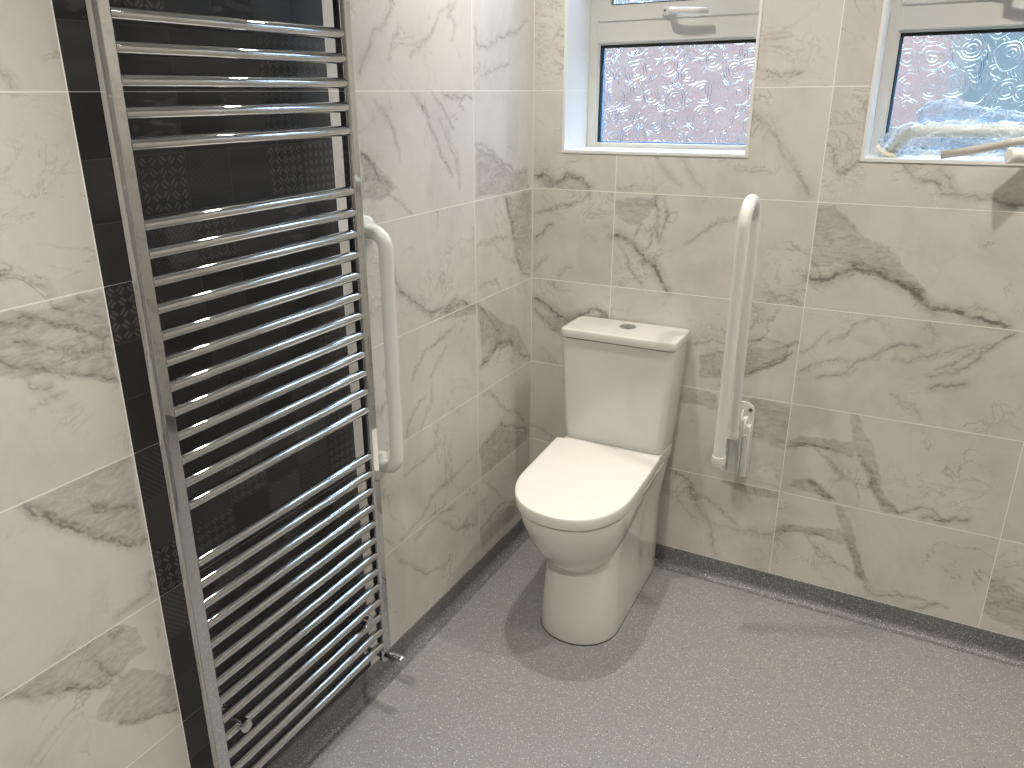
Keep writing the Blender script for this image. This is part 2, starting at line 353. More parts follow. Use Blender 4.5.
VL = [
 (3,.3,[(392,0),(385,22),(372,32),(365,57),(360,75)]),(1.6,.35,[(455,2),(440,12),(430,35),(420,47),(410,57)]),(1.8,.35,[(398,25),(392,42),(388,60)]),
 (1.4,.32,[(456,3),(447,16),(456,26),(450,40)]),(1.2,.3,[(390,52),(405,45),(418,42)]),
 (2,.36,[(412,92),(425,112),(440,150),(452,175)]),(2,.33,[(360,150),(375,170),(390,187)]),(1.3,.3,[(375,100),(395,130),(400,160)]),
 (1.5,.34,[(432,92),(445,112),(455,130)]),(1.5,.34,[(440,120),(455,155),(460,190)]),(2,.4,[(442,92),(455,96),(472,99)]),
 (3,.42,[(392,267),(400,292),(412,302),(425,312),(440,309),(455,299),(466,303),(476,305)]),(1.5,.32,[(387,192),(400,202),(412,214)]),
 (1.8,.38,[(412,380),(422,357),(437,342),(455,325)]),(1.5,.36,[(430,377),(440,357),(447,345)]),
 (1.8,.34,[(425,396),(412,414),(407,434)]),(1.8,.34,[(420,432),(430,409),(432,384)]),
 (2,.34,[(455,476),(432,496),(420,519),(400,540)]),(1.5,.3,[(440,440),(425,460),(405,475)]),
 (2,.38,[(455,505),(430,520),(415,540)]),(1.5,.3,[(440,489),(455,476),(472,459)]),(1.8,.34,[(440,519),(455,529),(477,526)]),
 (1.5,.3,[(400,560),(425,575),(450,560)]),
 (2,.38,[(527,20),(515,32),(497,37),(490,47),(477,45),(475,27)]),(1.4,.3,[(480,75),(495,70),(510,60)]),
 (2,.42,[(475,145),(492,150),(505,165),(515,172),(527,170)]),
 (3,.38,[(505,197),(512,222),(515,250),(522,274),(530,274)]),(1.6,.38,[(477,247),(495,239),(507,237)]),(1.6,.34,[(480,287),(495,279),(502,292)]),(1.2,.3,[(495,245),(505,258),(515,262)]),
 (3,.45,[(480,367),(490,357),(497,344),(512,342),(522,355),(530,357)]),(1.5,.34,[(480,306),(492,322),(500,335)]),
 (3,.44,[(480,451),(490,439),(500,424),(515,426),(527,431)]),(1.5,.36,[(482,396),(490,391),(500,406),(515,409),(523,420)]),
 (3,.4,[(480,531),(490,519),(500,506),(515,501)]),(1.4,.3,[(482,480),(495,490),(505,500)]),
 (2,.35,[(0,72),(10,77),(12,90)]),
 (1.8,.34,[(-6,276),(25,278),(45,285),(52,299)]),
 (1.6,.34,[(-6,323),(30,318),(60,324),(112,330)]),(1.6,.32,[(-6,358),(25,366),(50,372),(80,376),(117,378)]),(1.4,.3,[(50,303),(75,315),(102,320)]),(1.3,.28,[(-6,340),(40,345),(70,352),(115,352)]),
 (1.3,.28,[(32,411),(47,399),(65,391)]),(1.6,.35,[(28,384),(40,389),(52,386)]),
 (2.2,.5,[(22,506),(32,514),(50,519),(62,528),(80,533),(95,539),(110,541),(127,546),(147,539)]),(1.4,.35,[(90,504),(107,506),(139,510)]),
 (2,.42,[(0,697),(50,693),(100,688),(112,681)]),(2.2,.36,[(95,660),(112,676),(122,678)]),(2.4,.38,[(150,574),(152,588),(135,603),(118,616)]),(1.6,.36,[(118,724),(150,718),(180,711)]),
]
PL = [
 [(-6,318),(60,303),(102,292),(112,340),(118,382),(60,372),(-6,376)],
 [(22,505),(85,478),(131,457),(147,539),(127,545),(95,537),(62,526)],
 [(-6,700),(50,693),(100,688),(110,681),(125,668),(147,648),(137,628),(110,628),(75,652),(30,681)],
 [(112,686),(135,668),(174,676),(181,711),(150,718),(122,725),(96,718)],
 [(476,148),(492,153),(505,167),(515,174),(527,172),(530,190),(500,195),(476,198)],
 [(505,197),(531,190),(531,270),(520,270),(512,230)],
 [(478,304),(500,320),(515,325),(528,352),(512,346),(497,348),(482,366)],
 [(480,455),(500,428),(527,433),(527,440),(500,462),(482,476)],
 [(480,534),(500,510),(515,503),(520,512),(482,548)],
 [(440,312),(458,302),(476,306),(476,314),(440,322)],
 [(360,150),(376,165),(398,188),(380,200),(362,200)],
]
def jitter(pts, amp, rg, lv=3):
    pts = [np.array(p, float) for p in pts]
    for _ in range(lv):
        out = [pts[0]]
        for a, b in zip(pts, pts[1:]):
            d = b-a; L = np.hypot(*d)+1e-9; n = np.array([-d[1], d[0]])/L
            out += [(a+b)/2 + n*rg.uniform(-1, 1)*min(amp, L*.22), b]
        pts = out
    return np.array(pts)
def seg_dist(P, pts):
    best = np.full(len(P), 1e9)
    for a, b in zip(pts, pts[1:]):
        d = b-a; L2 = d@d+1e-12
        t = np.clip(((P-a)@d)/L2, 0, 1)
        q = P-(a+t[:, None]*d)
        best = np.minimum(best, np.hypot(q[:, 0], q[:, 1]))
    return best
def in_poly(P, pts):
    inside = np.zeros(len(P), bool); n = len(pts)
    for i in range(n):
        x0, y0 = pts[i]; x1, y1 = pts[(i+1) % n]
        c = ((y0 > P[:, 1]) != (y1 > P[:, 1])) & (P[:, 0] < (x1-x0)*(P[:, 1]-y0)/(y1-y0+1e-12)+x0)
        inside ^= c
    return inside
def figure(wall):
    rg = random.Random(11 if wall == 'B' else 23)
    V = [(w/1000., s, jitter([onwall(*p, wall) for p in pts], .006, rg)) for w, s, pts in (VB if wall == 'B' else VL)]
    for w, s, pts in list(V):
        for q in range(2):
            o = np.array([rg.uniform(-.012, .012), rg.uniform(-.014, .014)]); a = rg.randint(0, len(pts)//3); b = len(pts)-rg.randint(0, len(pts)//3)
            if b-a < 4: continue
            c = pts[a:b]+o; m = c.mean(0); c = (c-m)*rg.uniform(.75, 1.1)+m
            c = c+np.array([[rg.uniform(-.0025, .0025), rg.uniform(-.0025, .0025)] for _ in range(len(c))])
            V.append((max(.0009, w*.38), s*rg.uniform(.55, .85), c))
    PP = []
    for pts in (PB if wall == 'B' else PL):
        q = [onwall(*p, wall) for p in pts]; q.append(q[0])
        PP.append(jitter(q, .006, rg, 2))
    return V, PP

# a tiled wall: islands of fine grid with a grout gap, attributes carry the marble figure
def tiled_wall(name, wall, rects, backing, fine, mats, fixed, flip):
    """rects: (u0,v0,u1,v1,tid,gen). wall 'B': plane y=fixed, u=x ; 'L': plane x=fixed, u=y."""
    V, PP = figure(wall) if fine else ([], [])
    verts, faces, vd, vs, pd, tid, gen = [], [], [], [], [], [], []
    base = 0
    for (u0, v0, u1, v1, td, gn, fn) in rects:
        st = .005 if (fine and fn) else .3
        nu = max(1, int(math.ceil((u1-u0)/st))); nv = max(1, int(math.ceil((v1-v0)/st)))
        U, Vv = np.meshgrid(np.linspace(u0, u1, nu+1), np.linspace(v0, v1, nv+1))
        P = np.stack([U.ravel(), Vv.ravel()], 1); n = len(P)
        D = np.full(n, 50.); S = np.full(n, .4); Q = np.full(n, .1)
        if fine and fn:
            cu, cv = (u0+u1)/2, (v0+v1)/2; hu, hv = (u1-u0)/2+.03, (v1-v0)/2+.03
            for w, s, pts in V:
                if (pts[:, 0].max() < cu-hu or pts[:, 0].min() > cu+hu or pts[:, 1].max() < cv-hv or pts[:, 1].min() > cv+hv): continue
                d = seg_dist(P, pts)/w; m = d < D
                D[m] = d[m]; S[m] = s
            for pts in PP:
                mid = pts.mean(0)
                if not (u0-.01 < mid[0] < u1+.01 and v0-.01 < mid[1] < v1+.01): continue
                d = seg_dist(P, pts); d = np.where(in_poly(P, pts[:-1]), -d, d)
                Q = np.minimum(Q, d)
        X = np.zeros((n, 3)); X[:, 2] = P[:, 1]
        if wall == 'B': X[:, 0] = P[:, 0]; X[:, 1] = fixed
        else: X[:, 1] = P[:, 0]; X[:, 0] = fixed
        verts.append(X); vd.append(D); vs.append(S); pd.append(Q); tid.append(np.full(n, td)); gen.append(np.full(n, gn))
        I = np.arange(n).reshape(nv+1, nu+1)+base
        q = np.stack([I[:-1, :-1], I[:-1, 1:], I[1:, 1:], I[1:, :-1]], -1).reshape(-1, 4)
        if flip: q = q[:, ::-1]
        faces.append(q); base += n
    bm = bmesh.new()
    for a, b in backing: box(bm, a, b)
    bmesh.ops.recalc_face_normals(bm, faces=bm.faces)
    bv = np.array([v.co[:] for v in bm.verts]); bm.verts.index_update(); bf = [[v.index+base for v in f.verts] for f in bm.faces]; bm.free()
    nt = sum(len(f) for f in faces); nb = len(bv)
    allv = np.concatenate(verts+[bv]); allf = np.concatenate(faces).tolist()+bf
    me = bpy.data.meshes.new(name); me.from_pydata(allv.tolist(), [], allf)
    mi = np.zeros(len(allf), dtype=np.int32); mi[nt:] = 1
    me.polygons.foreach_set('material_index', mi)
    for nm, arr, df in (('vd', vd, 50.), ('vs', vs, .4), ('pd', pd, .1), ('tid', tid, 0.), ('gen', gen, 0.)):
        at = me.attributes.new(nm, 'FLOAT', 'POINT')
        at.data.foreach_set('value', np.concatenate(arr+[np.full(nb, df)]).astype(np.float32))
    me.update()
    return link(name, me, mats)

G = .0013                                    # half grout gap
ZC = Z0 + .85                                # ceiling height
ROOM_X, ROOM_Y = 2.45, -3.25
def rows():
    out = [(1.5 if False else 0, 0)][:0]
    z = Z0 - 1.5
    while z < ZC - 1e-6:
        out.append((z, min(z+.3, ZC))); z += .3
    return out
def cut(r, holes):
    pcs = [r]
    for h in holes:
        nx = []
        for (a, b, c, d) in pcs:
            x0, y0, x1, y1 = h
            if c <= x0 or a >= x1 or d <= y0 or b >= y1: nx.append((a, b, c, d)); continue
            if b < y0: nx.append((a, b, c, y0))
            if d > y1: nx.append((a, y1, c, d))
            bb, dd = max(b, y0), min(d, y1)
            if a < x0: nx.append((a, bb, x0, dd))
            if c > x1: nx.append((x1, bb, c, dd))
        pcs = nx
    return pcs
WIN = [(.107, Z0-.182, .672, Z0+.76), (.974, Z0-.184, 1.539, Z0+.76)]
WD = .187
XJ = [0, .2862, .8792, 1.4722, 2.0652, ROOM_X]
YJ = [0, -.3811, -.9900, -1.5898, -2.19, -2.79, ROOM_Y]
# --- back wall
rects = []
for iz, (z0, z1) in enumerate(rows()):
    for ix, (a, b) in enumerate(zip(XJ, XJ[1:])):
        td = rng.random(); fn = a < 1.6 and z0 < Z0+.25
        g = 0 if fn else .6
        for (p, q, r, s) in cut((a+G, z0+G, b-G, z1-G), WIN): rects.append((p, q, r, s, td, g, fn))
def around(holes, x0, x1, z0, z1, y0, y1):
    xs = [x0]; B = []
    for h in holes:
        B.append(((xs[-1], y0, z0), (h[0], y1, z1)))
        B.append(((h[0], y0, z0), (h[2], y1, h[1]))); B.append(((h[0], y0, h[3]), (h[2], y1, z1)))
        xs.append(h[2])
    B.append(((xs[-1], y0, z0), (x1, y1, z1)))
    return B
wb = tiled_wall('wall_back', 'B', rects, around(WIN, -.25, ROOM_X+.25, -.02, ZC+.05, .0002, .31), True, [M_tile, M_grout], 0.0, False)
props(wb, kind='structure')
# --- left wall (dark panel column left out)
rects = []
for (z0, z1) in rows():
    for a, b in zip(YJ[1:], YJ):
        td = rng.random()
        if abs(b+.99) < .001: continue
        fn = b > -1.9 and z0 < Z0+.25
        rects.append((a+G, z0+G, b-G, z1-G, td, 0 if fn else .6, fn))
wl = tiled_wall('wall_left', 'L', rects, [((-.25, ROOM_Y-.25, -.02), (-.0002, 0, ZC+.05))], True, [M_tile, M_grout], 0.0, True)
props(wl, kind='structure')
bm = bmesh.new()
for (z0, z1) in rows(): box(bm, (-.004, -1.5898+G, z0+.0006), (0.0004, -.9900-G, z1-.0006))
pn = ob('patterned_tile_panel', bm, M_dark, wl)
# --- the walls behind the camera
rects = []
for (z0, z1) in rows():
    y = 0.0
    while y > ROOM_Y:
        rects.append((max(y-.6, ROOM_Y)+G, z0+G, y-G, z1-G, rng.random(), .8, False)); y -= .6
wr = tiled_wall('wall_right', 'L', rects, [((ROOM_X+.0002, ROOM_Y-.25, -.02), (ROOM_X+.2, 0, ZC+.05))], False, [M_tile, M_grout], ROOM_X, False)
props(wr, kind='structure')
DOOR = (1.35, -1, 2.15, 2.0)
rects = []
for (z0, z1) in rows():
    x = 0.0
    while x < ROOM_X-.01:
        td = rng.random()
        for (p, q, r, s) in cut((x+G, z0+G, min(x+.6, ROOM_X)-G, z1-G), [DOOR]): rects.append((p, q, r, s, td, .8, False))
        x += .6
wf = tiled_wall('wall_front', 'B', rects, [((-.01, ROOM_Y-.2, -.02), (DOOR[0], ROOM_Y-.0002, ZC+.05)), ((DOOR[2], ROOM_Y-.2, -.02), (ROOM_X+.01, ROOM_Y-.0002, ZC+.05)), ((DOOR[0], ROOM_Y-.2, DOOR[3]), (DOOR[2], ROOM_Y-.0002, ZC+.05))], False, [M_greywall, M_grout], ROOM_Y, True)
props(wf, kind='structure')
bm = bmesh.new(); rbox(bm, (DOOR[0]+.04, ROOM_Y-.06, .005), (DOOR[2]-.04, ROOM_Y-.02, DOOR[3]-.04), .003)
door = props(ob('door_1', bm, M_door), kind='structure')
bm = bmesh.new()
box(bm, (DOOR[0], ROOM_Y-.12, 0), (DOOR[0]+.04, ROOM_Y+.012, DOOR[3])); box(bm, (DOOR[2]-.04, ROOM_Y-.12, 0), (DOOR[2], ROOM_Y+.012, DOOR[3])); box(bm, (DOOR[0], ROOM_Y-.12, DOOR[3]-.04), (DOOR[2], ROOM_Y+.012, DOOR[3]+.03))
ob('door_frame', bm, M_door, door)
bm = bmesh.new(); tube(bm, [(1.44, ROOM_Y-.02, 1.0), (1.44, ROOM_Y+.035, 1.0), (1.55, ROOM_Y+.035, 1.0)], .009, 12)
ob('door_handle', bm, M_chrome, door, True)
# --- floor, ceiling, skirting
bm = bmesh.new(); box(bm, (-.01, ROOM_Y-.2, -.05), (ROOM_X+.01, .01, 0)); props(ob('floor', bm, M_floor), kind='structure')
bm = bmesh.new(); box(bm, (-.2, ROOM_Y-.2, ZC+.001), (ROOM_X+.2, .3, ZC+.06)); props(ob('ceiling', bm, M_ceil), kind='structure')
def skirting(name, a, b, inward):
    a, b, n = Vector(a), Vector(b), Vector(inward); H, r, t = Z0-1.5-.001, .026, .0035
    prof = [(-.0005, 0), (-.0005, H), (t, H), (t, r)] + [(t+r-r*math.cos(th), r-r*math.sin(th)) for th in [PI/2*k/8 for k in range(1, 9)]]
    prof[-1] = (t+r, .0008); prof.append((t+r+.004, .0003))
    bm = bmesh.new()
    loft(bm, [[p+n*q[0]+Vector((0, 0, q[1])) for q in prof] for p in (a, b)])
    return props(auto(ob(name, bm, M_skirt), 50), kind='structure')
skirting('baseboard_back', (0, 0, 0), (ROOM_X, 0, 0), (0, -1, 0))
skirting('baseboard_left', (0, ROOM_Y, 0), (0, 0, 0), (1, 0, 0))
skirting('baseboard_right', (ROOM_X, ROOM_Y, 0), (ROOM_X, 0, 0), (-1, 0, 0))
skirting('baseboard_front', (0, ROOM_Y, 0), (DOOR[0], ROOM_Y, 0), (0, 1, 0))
# silver trim strips at the edges of the dark panel and thin sealant along the skirting top
for i, (y, s) in enumerate(((-1.5898, 1), (-.99, -1))):
    bm = bmesh.new(); box(bm, (-.002, y-.0007, Z0-1.5), (.0006, y+.0007, ZC)); props(ob('trim_%d' % (i+1), bm, M_grout), kind='structure')

# ------------------------------------------------------------------ windows
def ring(bm, o, i, y0, y1, bev=.0):
    (a, b, c, d), (e, f, g, h) = o, i
    # mitred rectangular frame
    O = [(a, b), (c, b), (c, d), (a, d)]; I = [(e, f), (g, f), (g, h), (e, h)]
    v = {}
    for k in range(4):
        for nm, P in (('O', O), ('I', I)):
            for yy, t in ((y0, 'f'), (y1, 'b')): v[nm, k, t] = bm.verts.new((P[k][0], yy, P[k][1]))
    for k in range(4):
        j = (k+1) % 4
        bm.faces.new((v['O', k, 'f'], v['O', j, 'f'], v['I', j, 'f'], v['I', k, 'f']))
        bm.faces.new((v['O', k, 'b'], v['I', k, 'b'], v['I', j, 'b'], v['O', j, 'b']))
        bm.faces.new((v['O', k, 'f'], v['O', k, 'b'], v['O', j, 'b'], v['O', j, 'f']))
        bm.faces.new((v['I', k, 'f'], v['I', j, 'f'], v['I', j, 'b'], v['I', k, 'b']))
def window(idx, o):
    x0, z0, x1, z1 = o
    e = empty('window_%d' % idx, ((x0+x1)/2, WD, z0)); e['kind'] = 'structure'
    inv = Matrix.Translation(e.location).inverted()
    def part(name, bm, m, parent=e, sm=False):
        p = ob(name, bm, m, parent, sm); p.matrix_parent_inverse = Matrix.Translation(e.location).inverted() if parent == e else Matrix.Identity(4)
        return p
    gz0, gz1, sz = Z0-.165, Z0+.135, Z0+.200
    # fixed frame: outer members + transom, stepped towards the glass
    bm = bmesh.new()
    rbox(bm, (x0, WD, z0), (x0+.028, WD+.07, z1), .003); rbox(bm, (x1-.034, WD, z0), (x1, WD+.07, z1), .003)
    rbox(bm, (x0+.025, WD+.0002, z0), (x1-.03, WD+.0698, z0+.018), .003); rbox(bm, (x0+.025, WD+.0002, z1-.034), (x1-.03, WD+.0698, z1), .003)
    rbox(bm, (x0+.025, WD+.0004, gz1+.006), (x1-.03, WD+.0696, sz+.004), .003)
    part('window_frame', bm, M_upvc)
    bm = bmesh.new(); ring(bm, (x0+.024, z0+.010, x1-.03, gz1+.010), (x0+.034, gz0, x1-.042, gz1), WD+.008, WD+.05)
    part('glazing_bead', bm, M_upvc)
    bm = bmesh.new(); ring(bm, (x0+.033, gz0-.001, x1-.041, gz1+.001), (x0+.0365, gz0+.0018, x1-.043, gz1-.009), WD+.014, WD+.024)
    part('gasket', bm, M_seal)
    bm = bmesh.new(); ring(bm, (x0+.035, gz0, x1-.042, gz1), (x0+.042, gz0+.004, x1-.0435, gz1-.002), WD+.026, WD+.040)
    part('spacer_bar', bm, M_spacer)
    bm = bmesh.new(); box(bm, (x0+.030, WD+.0245, gz0-.004), (x1-.036, WD+.0285, gz1+.004)); part('glass_pane', bm, M_glass)
    # opening top light
    s0, s1, t1 = x0+.026, x1-.037, z1-.028
    bm = bmesh.new(); ring(bm, (s0, sz+.001, s1, t1), (s0+.046, sz+.050, s1-.046, t1-.046), WD-.004, WD+.03)
    bmesh.ops.bevel(bm, geom=[q for q in bm.edges], offset=.003, segments=2, affect='EDGES')
    sash = part('sash', bm, M_upvc)
    bm = bmesh.new(); ring(bm, (s0+.045, sz+.049, s1-.045, t1-.045), (s0+.0475, sz+.0515, s1-.0475, t1-.0475), WD-.002, WD+.012)
    g = ob('gasket', bm, M_seal, sash)
    bm = bmesh.new(); box(bm, (s0+.040, WD+.012, sz+.044), (s1-.040, WD+.016, t1-.040)); ob('glass_pane', bm, M_glass, sash)
    # lever handle
    hx = (x0+x1)/2 - .030
    bm = bmesh.new(); rbox(bm, (hx-.012, WD-.018, sz+.011), (hx+.030, WD-.004, sz+.034), .004, 3)
    h = part('window_handle', bm, M_upvc)
    bm = bmesh.new()
    pts = [(hx+.018, WD-.016, sz+.020), (hx+.024, WD-.042, sz+.019), (hx+.05, WD-.050, sz+.018), (hx+.09, WD-.050, sz+.016), (hx+.135, WD-.047, sz+.014)]
    R = tube(bm, pts, .008, 12, radii=[.011, .010, .0095, .0095, .0085])
    ob('lever', bm, M_upvc, h, True)
    bm = bmesh.new(); disc(bm, (hx-.003, WD-.018, sz+.0235), (0, -1, 0), .0032, .0012, 12, .0003); ob('keyhole', bm, M_seal, h)
    # tiled reveal and sill
    bm = bmesh.new(); t = .0015
    for xx in (x0, x1):
        s = 1 if xx == x0 else -1
        zz = [z0, Z0-.002, Z0+.001, Z0+.298, Z0+.301, Z0+.598, Z0+.601, z1]
        for a, b in zip(zz[::2], zz[1::2]): box(bm, (min(xx, xx+s*t), .004, a), (max(xx, xx+s*t), WD, b))
    box(bm, (x0, .004, z1-t), (x1, WD, z1))
    part('reveal_lining', bm, M_reveal)
    bm = bmesh.new(); box(bm, (x0+t, .004, z0), (x1-t, WD, z0+.003)); part('window_sill', bm, M_trim)
    bm = bmesh.new(); ring(bm, (x0-.004, z0-.004, x1+.006, z1+.006), (x0+.0035, z0+.0045, x1-.0025, z1-.0025), -.0022, .006)
    part('tile_trim', bm, M_trim)
    return e
window(1, WIN[0]); window(2, WIN[1])

# ------------------------------------------------------------------ outdoors
bm = bmesh.new(); box(bm, (-6, .32, -.4), (8, 12, -.15)); props(ob('paving', bm, plain('outdoor_paving', (.22, .20, .19), .9)), kind='structure')
bm = bmesh.new(); box(bm, (-5, 2.0, -.15), (1.12, 2.22, Z0+.33))
props(ob('neighbouring_wall', bm, M_brick), 'pink brick garden wall outside, blurred behind the window glass', 'wall')
bm = bmesh.new(); box(bm, (1.2, 5.0, -.15), (9, 5.3, Z0+.55))
box(bm, (1.15, 4.95, Z0+.55), (9.05, 5.35, Z0+.60))
props(ob('rendered_wall', bm, plain('blue_grey_render', (.088, .090, .080), .9)), 'pale blue grey rendered wall outside, seen blurred through the right window', 'wall')

# ------------------------------------------------------------------ towel radiator
YA, YB, XR = -1.5755, -.9890, .075          # outer faces of the two uprights, front plane
W_UP, D_UP = .031, .034
rad_o = Vector((XR-.017, (YA+YB)/2, .165))
rad = empty('towel_radiator', rad_o, 'tall chrome ladder towel radiator mounted over the dark patterned tile strip on the left wall', 'radiator')
def rpart(name, bm, m, parent=rad, sm=False):
    o = ob(name, bm, m, parent, sm)
    if parent == rad: o.matrix_parent_inverse = Matrix.Translation(rad_o).inverted()
    return o
def upright(y0):
    bm = bmesh.new(); r = .005; x1, x0 = XR, XR-D_UP; y1 = y0+W_UP
    half = [(x1, y0+.0062), (x1-.0006, y0+.0050), (x1-.0026, y0+.0034), (x1-.0050, y0+.0022), (x1-.0060, y0+.0048), (x1-.0074, y0+.0010), (x1-.0100, y0+.0001), (x1-.0140, y0), (x1-.0190, y0+.0004), (x1-.0240, y0+.0022), (x1-.0285, y0+.0055), (x1-.0320, y0+.0100), (x0, y0+.0140)]
    prof = half + [(x, y0+y1-y) for x, y in half[::-1]]
    zs = [.168, .170, Z0+.386, Z0+.388]; rings = []
    for z, s in zip(zs, (.9, 1, 1, .9)):
        rings.append([((p[0]-(x0+x1)/2)*s+(x0+x1)/2, (p[1]-(y0+y1)/2)*s+(y0+y1)/2, z) for p in prof])
    loft(bm, rings); return auto(rpart('upright', bm, M_chrome), 24)
upright(YA); upright(YB-W_UP)
bars_z = [-.0784+.0466*i for i in range(5)] + [.2295+.0463*i for i in range(4)] + [-.2022-.04612*i for i in range(12)] + [-.8304-.04635*i for i in range(13)]
bm = bmesh.new(); n = 40; ya, yb = YA+W_UP-.003, YB-W_UP+.003
tube(bm, [(0, ya-(ya+yb)/2+(yb-ya)*k/4, 0) for k in range(5)], .0108, 32)
b0 = rpart('bar', bm, M_chrome, rad, True)
auto(b0, 60)
for i, z in enumerate(bars_z):
    b = b0 if i == 0 else b0.copy()
    if i: C.objects.link(b); b.parent = rad
    b.matrix_parent_inverse = Matrix.Translation(rad_o).inverted()
    b.location = (XR-.0125, (ya+yb)/2, Z0+z)
# wall brackets gripping two bars
for (y, z) in ((-1.500, -1.247), (-1.080, -1.262), (-1.500, .300), (-1.080, .300)):
    zc = Z0+z
    bm = bmesh.new()
    tube(bm, [(.0005, y, zc), (XR-.01, y, zc)], .011, 20)
    disc(bm, (0.0005, y, zc), (1, 0, 0), .019, .008, 28)
    br = rpart('bracket', bm, M_chrome); auto(br, 40)
    bm = bmesh.new(); disc(bm, (XR-.012, y, zc), (1, 0, 0), .0145, .022, 24, .003); auto(ob('clamp_cap', bm, M_chrome, br), 40)
# angled valves and tails under the uprights
for yv, s in ((YB-W_UP/2, 1), (YA+W_UP/2, -1)):
    bm = bmesh.new(); xv = XR-D_UP/2
    tube(bm, [(xv, yv, .171), (xv, yv, .162)], .0135, 6)
    tube(bm, [(xv, yv, .164), (xv, yv, .146), (xv, yv, .132)], .0115, 20)
    tube(bm, [(xv, yv, .143), (.0005, yv, .143)], .0085, 16)
    disc(bm, (0.0005, yv, .143), (1, 0, 0), .017, .005, 24)
    vl = rpart('valve', bm, M_chrome); auto(vl, 40)
    bm = bmesh.new(); tube(bm, [(xv+.004, yv, .150), (xv+.030, yv, .150), (xv+.031, yv, .150), (xv+.062, yv, .150), (xv+.064, yv, .150)], .011, 20, radii=[.0095, .0095, .0132, .0132, .0118])
    auto(ob('valve_cap', bm, M_chrome, vl), 40)

# ------------------------------------------------------------------ grab rail on the left wall
def grab(name, p0, p1, out, proj, r, rc, m, label, cat, flange_r=.036):
    p0, p1, n = Vector(p0), Vector(p1), Vector(out).normalized()
    ax = (p1-p0).normalized()
    e = empty(name, (p0+p1)/2, label, cat)
    pts = [p0, p0+n*(proj-rc)]
    pts += arc(p0+n*(proj-rc)+ax*rc, -ax, n, rc, 0, PI/2, 12)[1:]
    for k in range(1, 6): pts.append((p0+n*proj+ax*rc).lerp(p1+n*proj-ax*rc, k/6))
    pts += arc(p1+n*(proj-rc)-ax*rc, n, ax, rc, 0, PI/2, 12)
    pts += [p1]
    inv = Matrix.Translation(e.location).inverted()
    bm = bmesh.new(); tube(bm, [q+n*.0008 if i in (0, len(pts)-1) else q for i, q in enumerate(pts)], r, 28)
    o = ob('tube', bm, m, e, True); o.matrix_parent_inverse = inv; auto(o, 60)
    for p in (p0, p1):
        bm = bmesh.new(); disc(bm, p+n*.0008, n, flange_r, .011, 36, .003)
        f = ob('flange', bm, m, e); f.matrix_parent_inverse = inv; auto(f, 50)
    return e
grab('grab_rail', (0, -.902, Z0-.309), (0, -.902, Z0-.917), (1, 0, 0), .062, .0172, .038, M_rail,
     'white vertical grab rail fixed to the left wall just beyond the chrome towel radiator', 'grab rail')

# ------------------------------------------------------------------ folded drop-down support rail on the back wall
FX = .742
fr = empty('folding_support_rail', (FX, 0, Z0-1.165), 'white hinged support rail folded upright against the back wall, right of the toilet', 'support rail')
finv = Matrix.Translation(fr.location).inverted()
def fpart(name, bm, m, parent=fr, ang=45):
    o = ob(name, bm, m, parent)
    if parent == fr: o.matrix_parent_inverse = finv
    return auto(o, ang)
YO, YI = -.278, -.142
top = Z0-.262; rb = (YI-YO)/2; yc = (YI+YO)/2; rt = .0165
bm = bmesh.new()
pts = [(FX-.0035, YO-.004, Z0-1.000), (FX-.0015, YO-.002, Z0-.7)] + arc((FX, yc, top-rb-rt), (0, -1, 0), (0, 0, 1), rb, 0, PI, 20) + [(FX-.002, YI+.010, Z0-.62), (FX-.004, YI+.020, Z0-.80), (FX-.007, YI+.045, Z0-.985)]
tube(bm, pts, rt, 28); fpart('tube', bm, M_rail, ang=60)
bm = bmesh.new(); tube(bm, [(FX-.0035, YO-.004, Z0-.988), (FX-.0035, YO-.004, Z0-1.006), (FX-.0035, YO-.004, Z0-1.016), (FX-.0035, YO-.004, Z0-1.020)], .02, 28, radii=[.0195, .0195, .0165, .008]); fpart('end_cap', bm, M_cap)
bm = bmesh.new(); tube(bm, [(FX-.007, YI+.0445, Z0-.980), (FX-.007, YI+.047, Z0-1.004)], .0178, 28); fpart('collar', bm, M_cap)
# wall plate with a rounded head
bm = bmesh.new()
def plate(bm, x0, x1, z0, z1, y0, y1, r, rb_=.006):
    prof = [(x0, z0+rb_), (x0+rb_*.3, z0+rb_*.3), (x0+rb_, z0), (x1-rb_, z0), (x1-rb_*.3, z0+rb_*.3), (x1, z0+rb_)]
    prof += [(x1-r+r*math.cos(a), z1-r+r*math.sin(a)) for a in [PI/2*k/8 for k in range(9)]]
    prof += [(x0+r+r*math.cos(a), z1-r+r*math.sin(a)) for a in [PI/2+PI/2*k/8 for k in range(9)]]
    loft(bm, [[(x, y, z) for x, z in prof] for y in (y0, y1)])
plate(bm, FX-.050, FX+.036, Z0-1.168, Z0-.918, -.009, -.0005, .030)
fpart('wall_plate', bm, M_rail, ang=30)
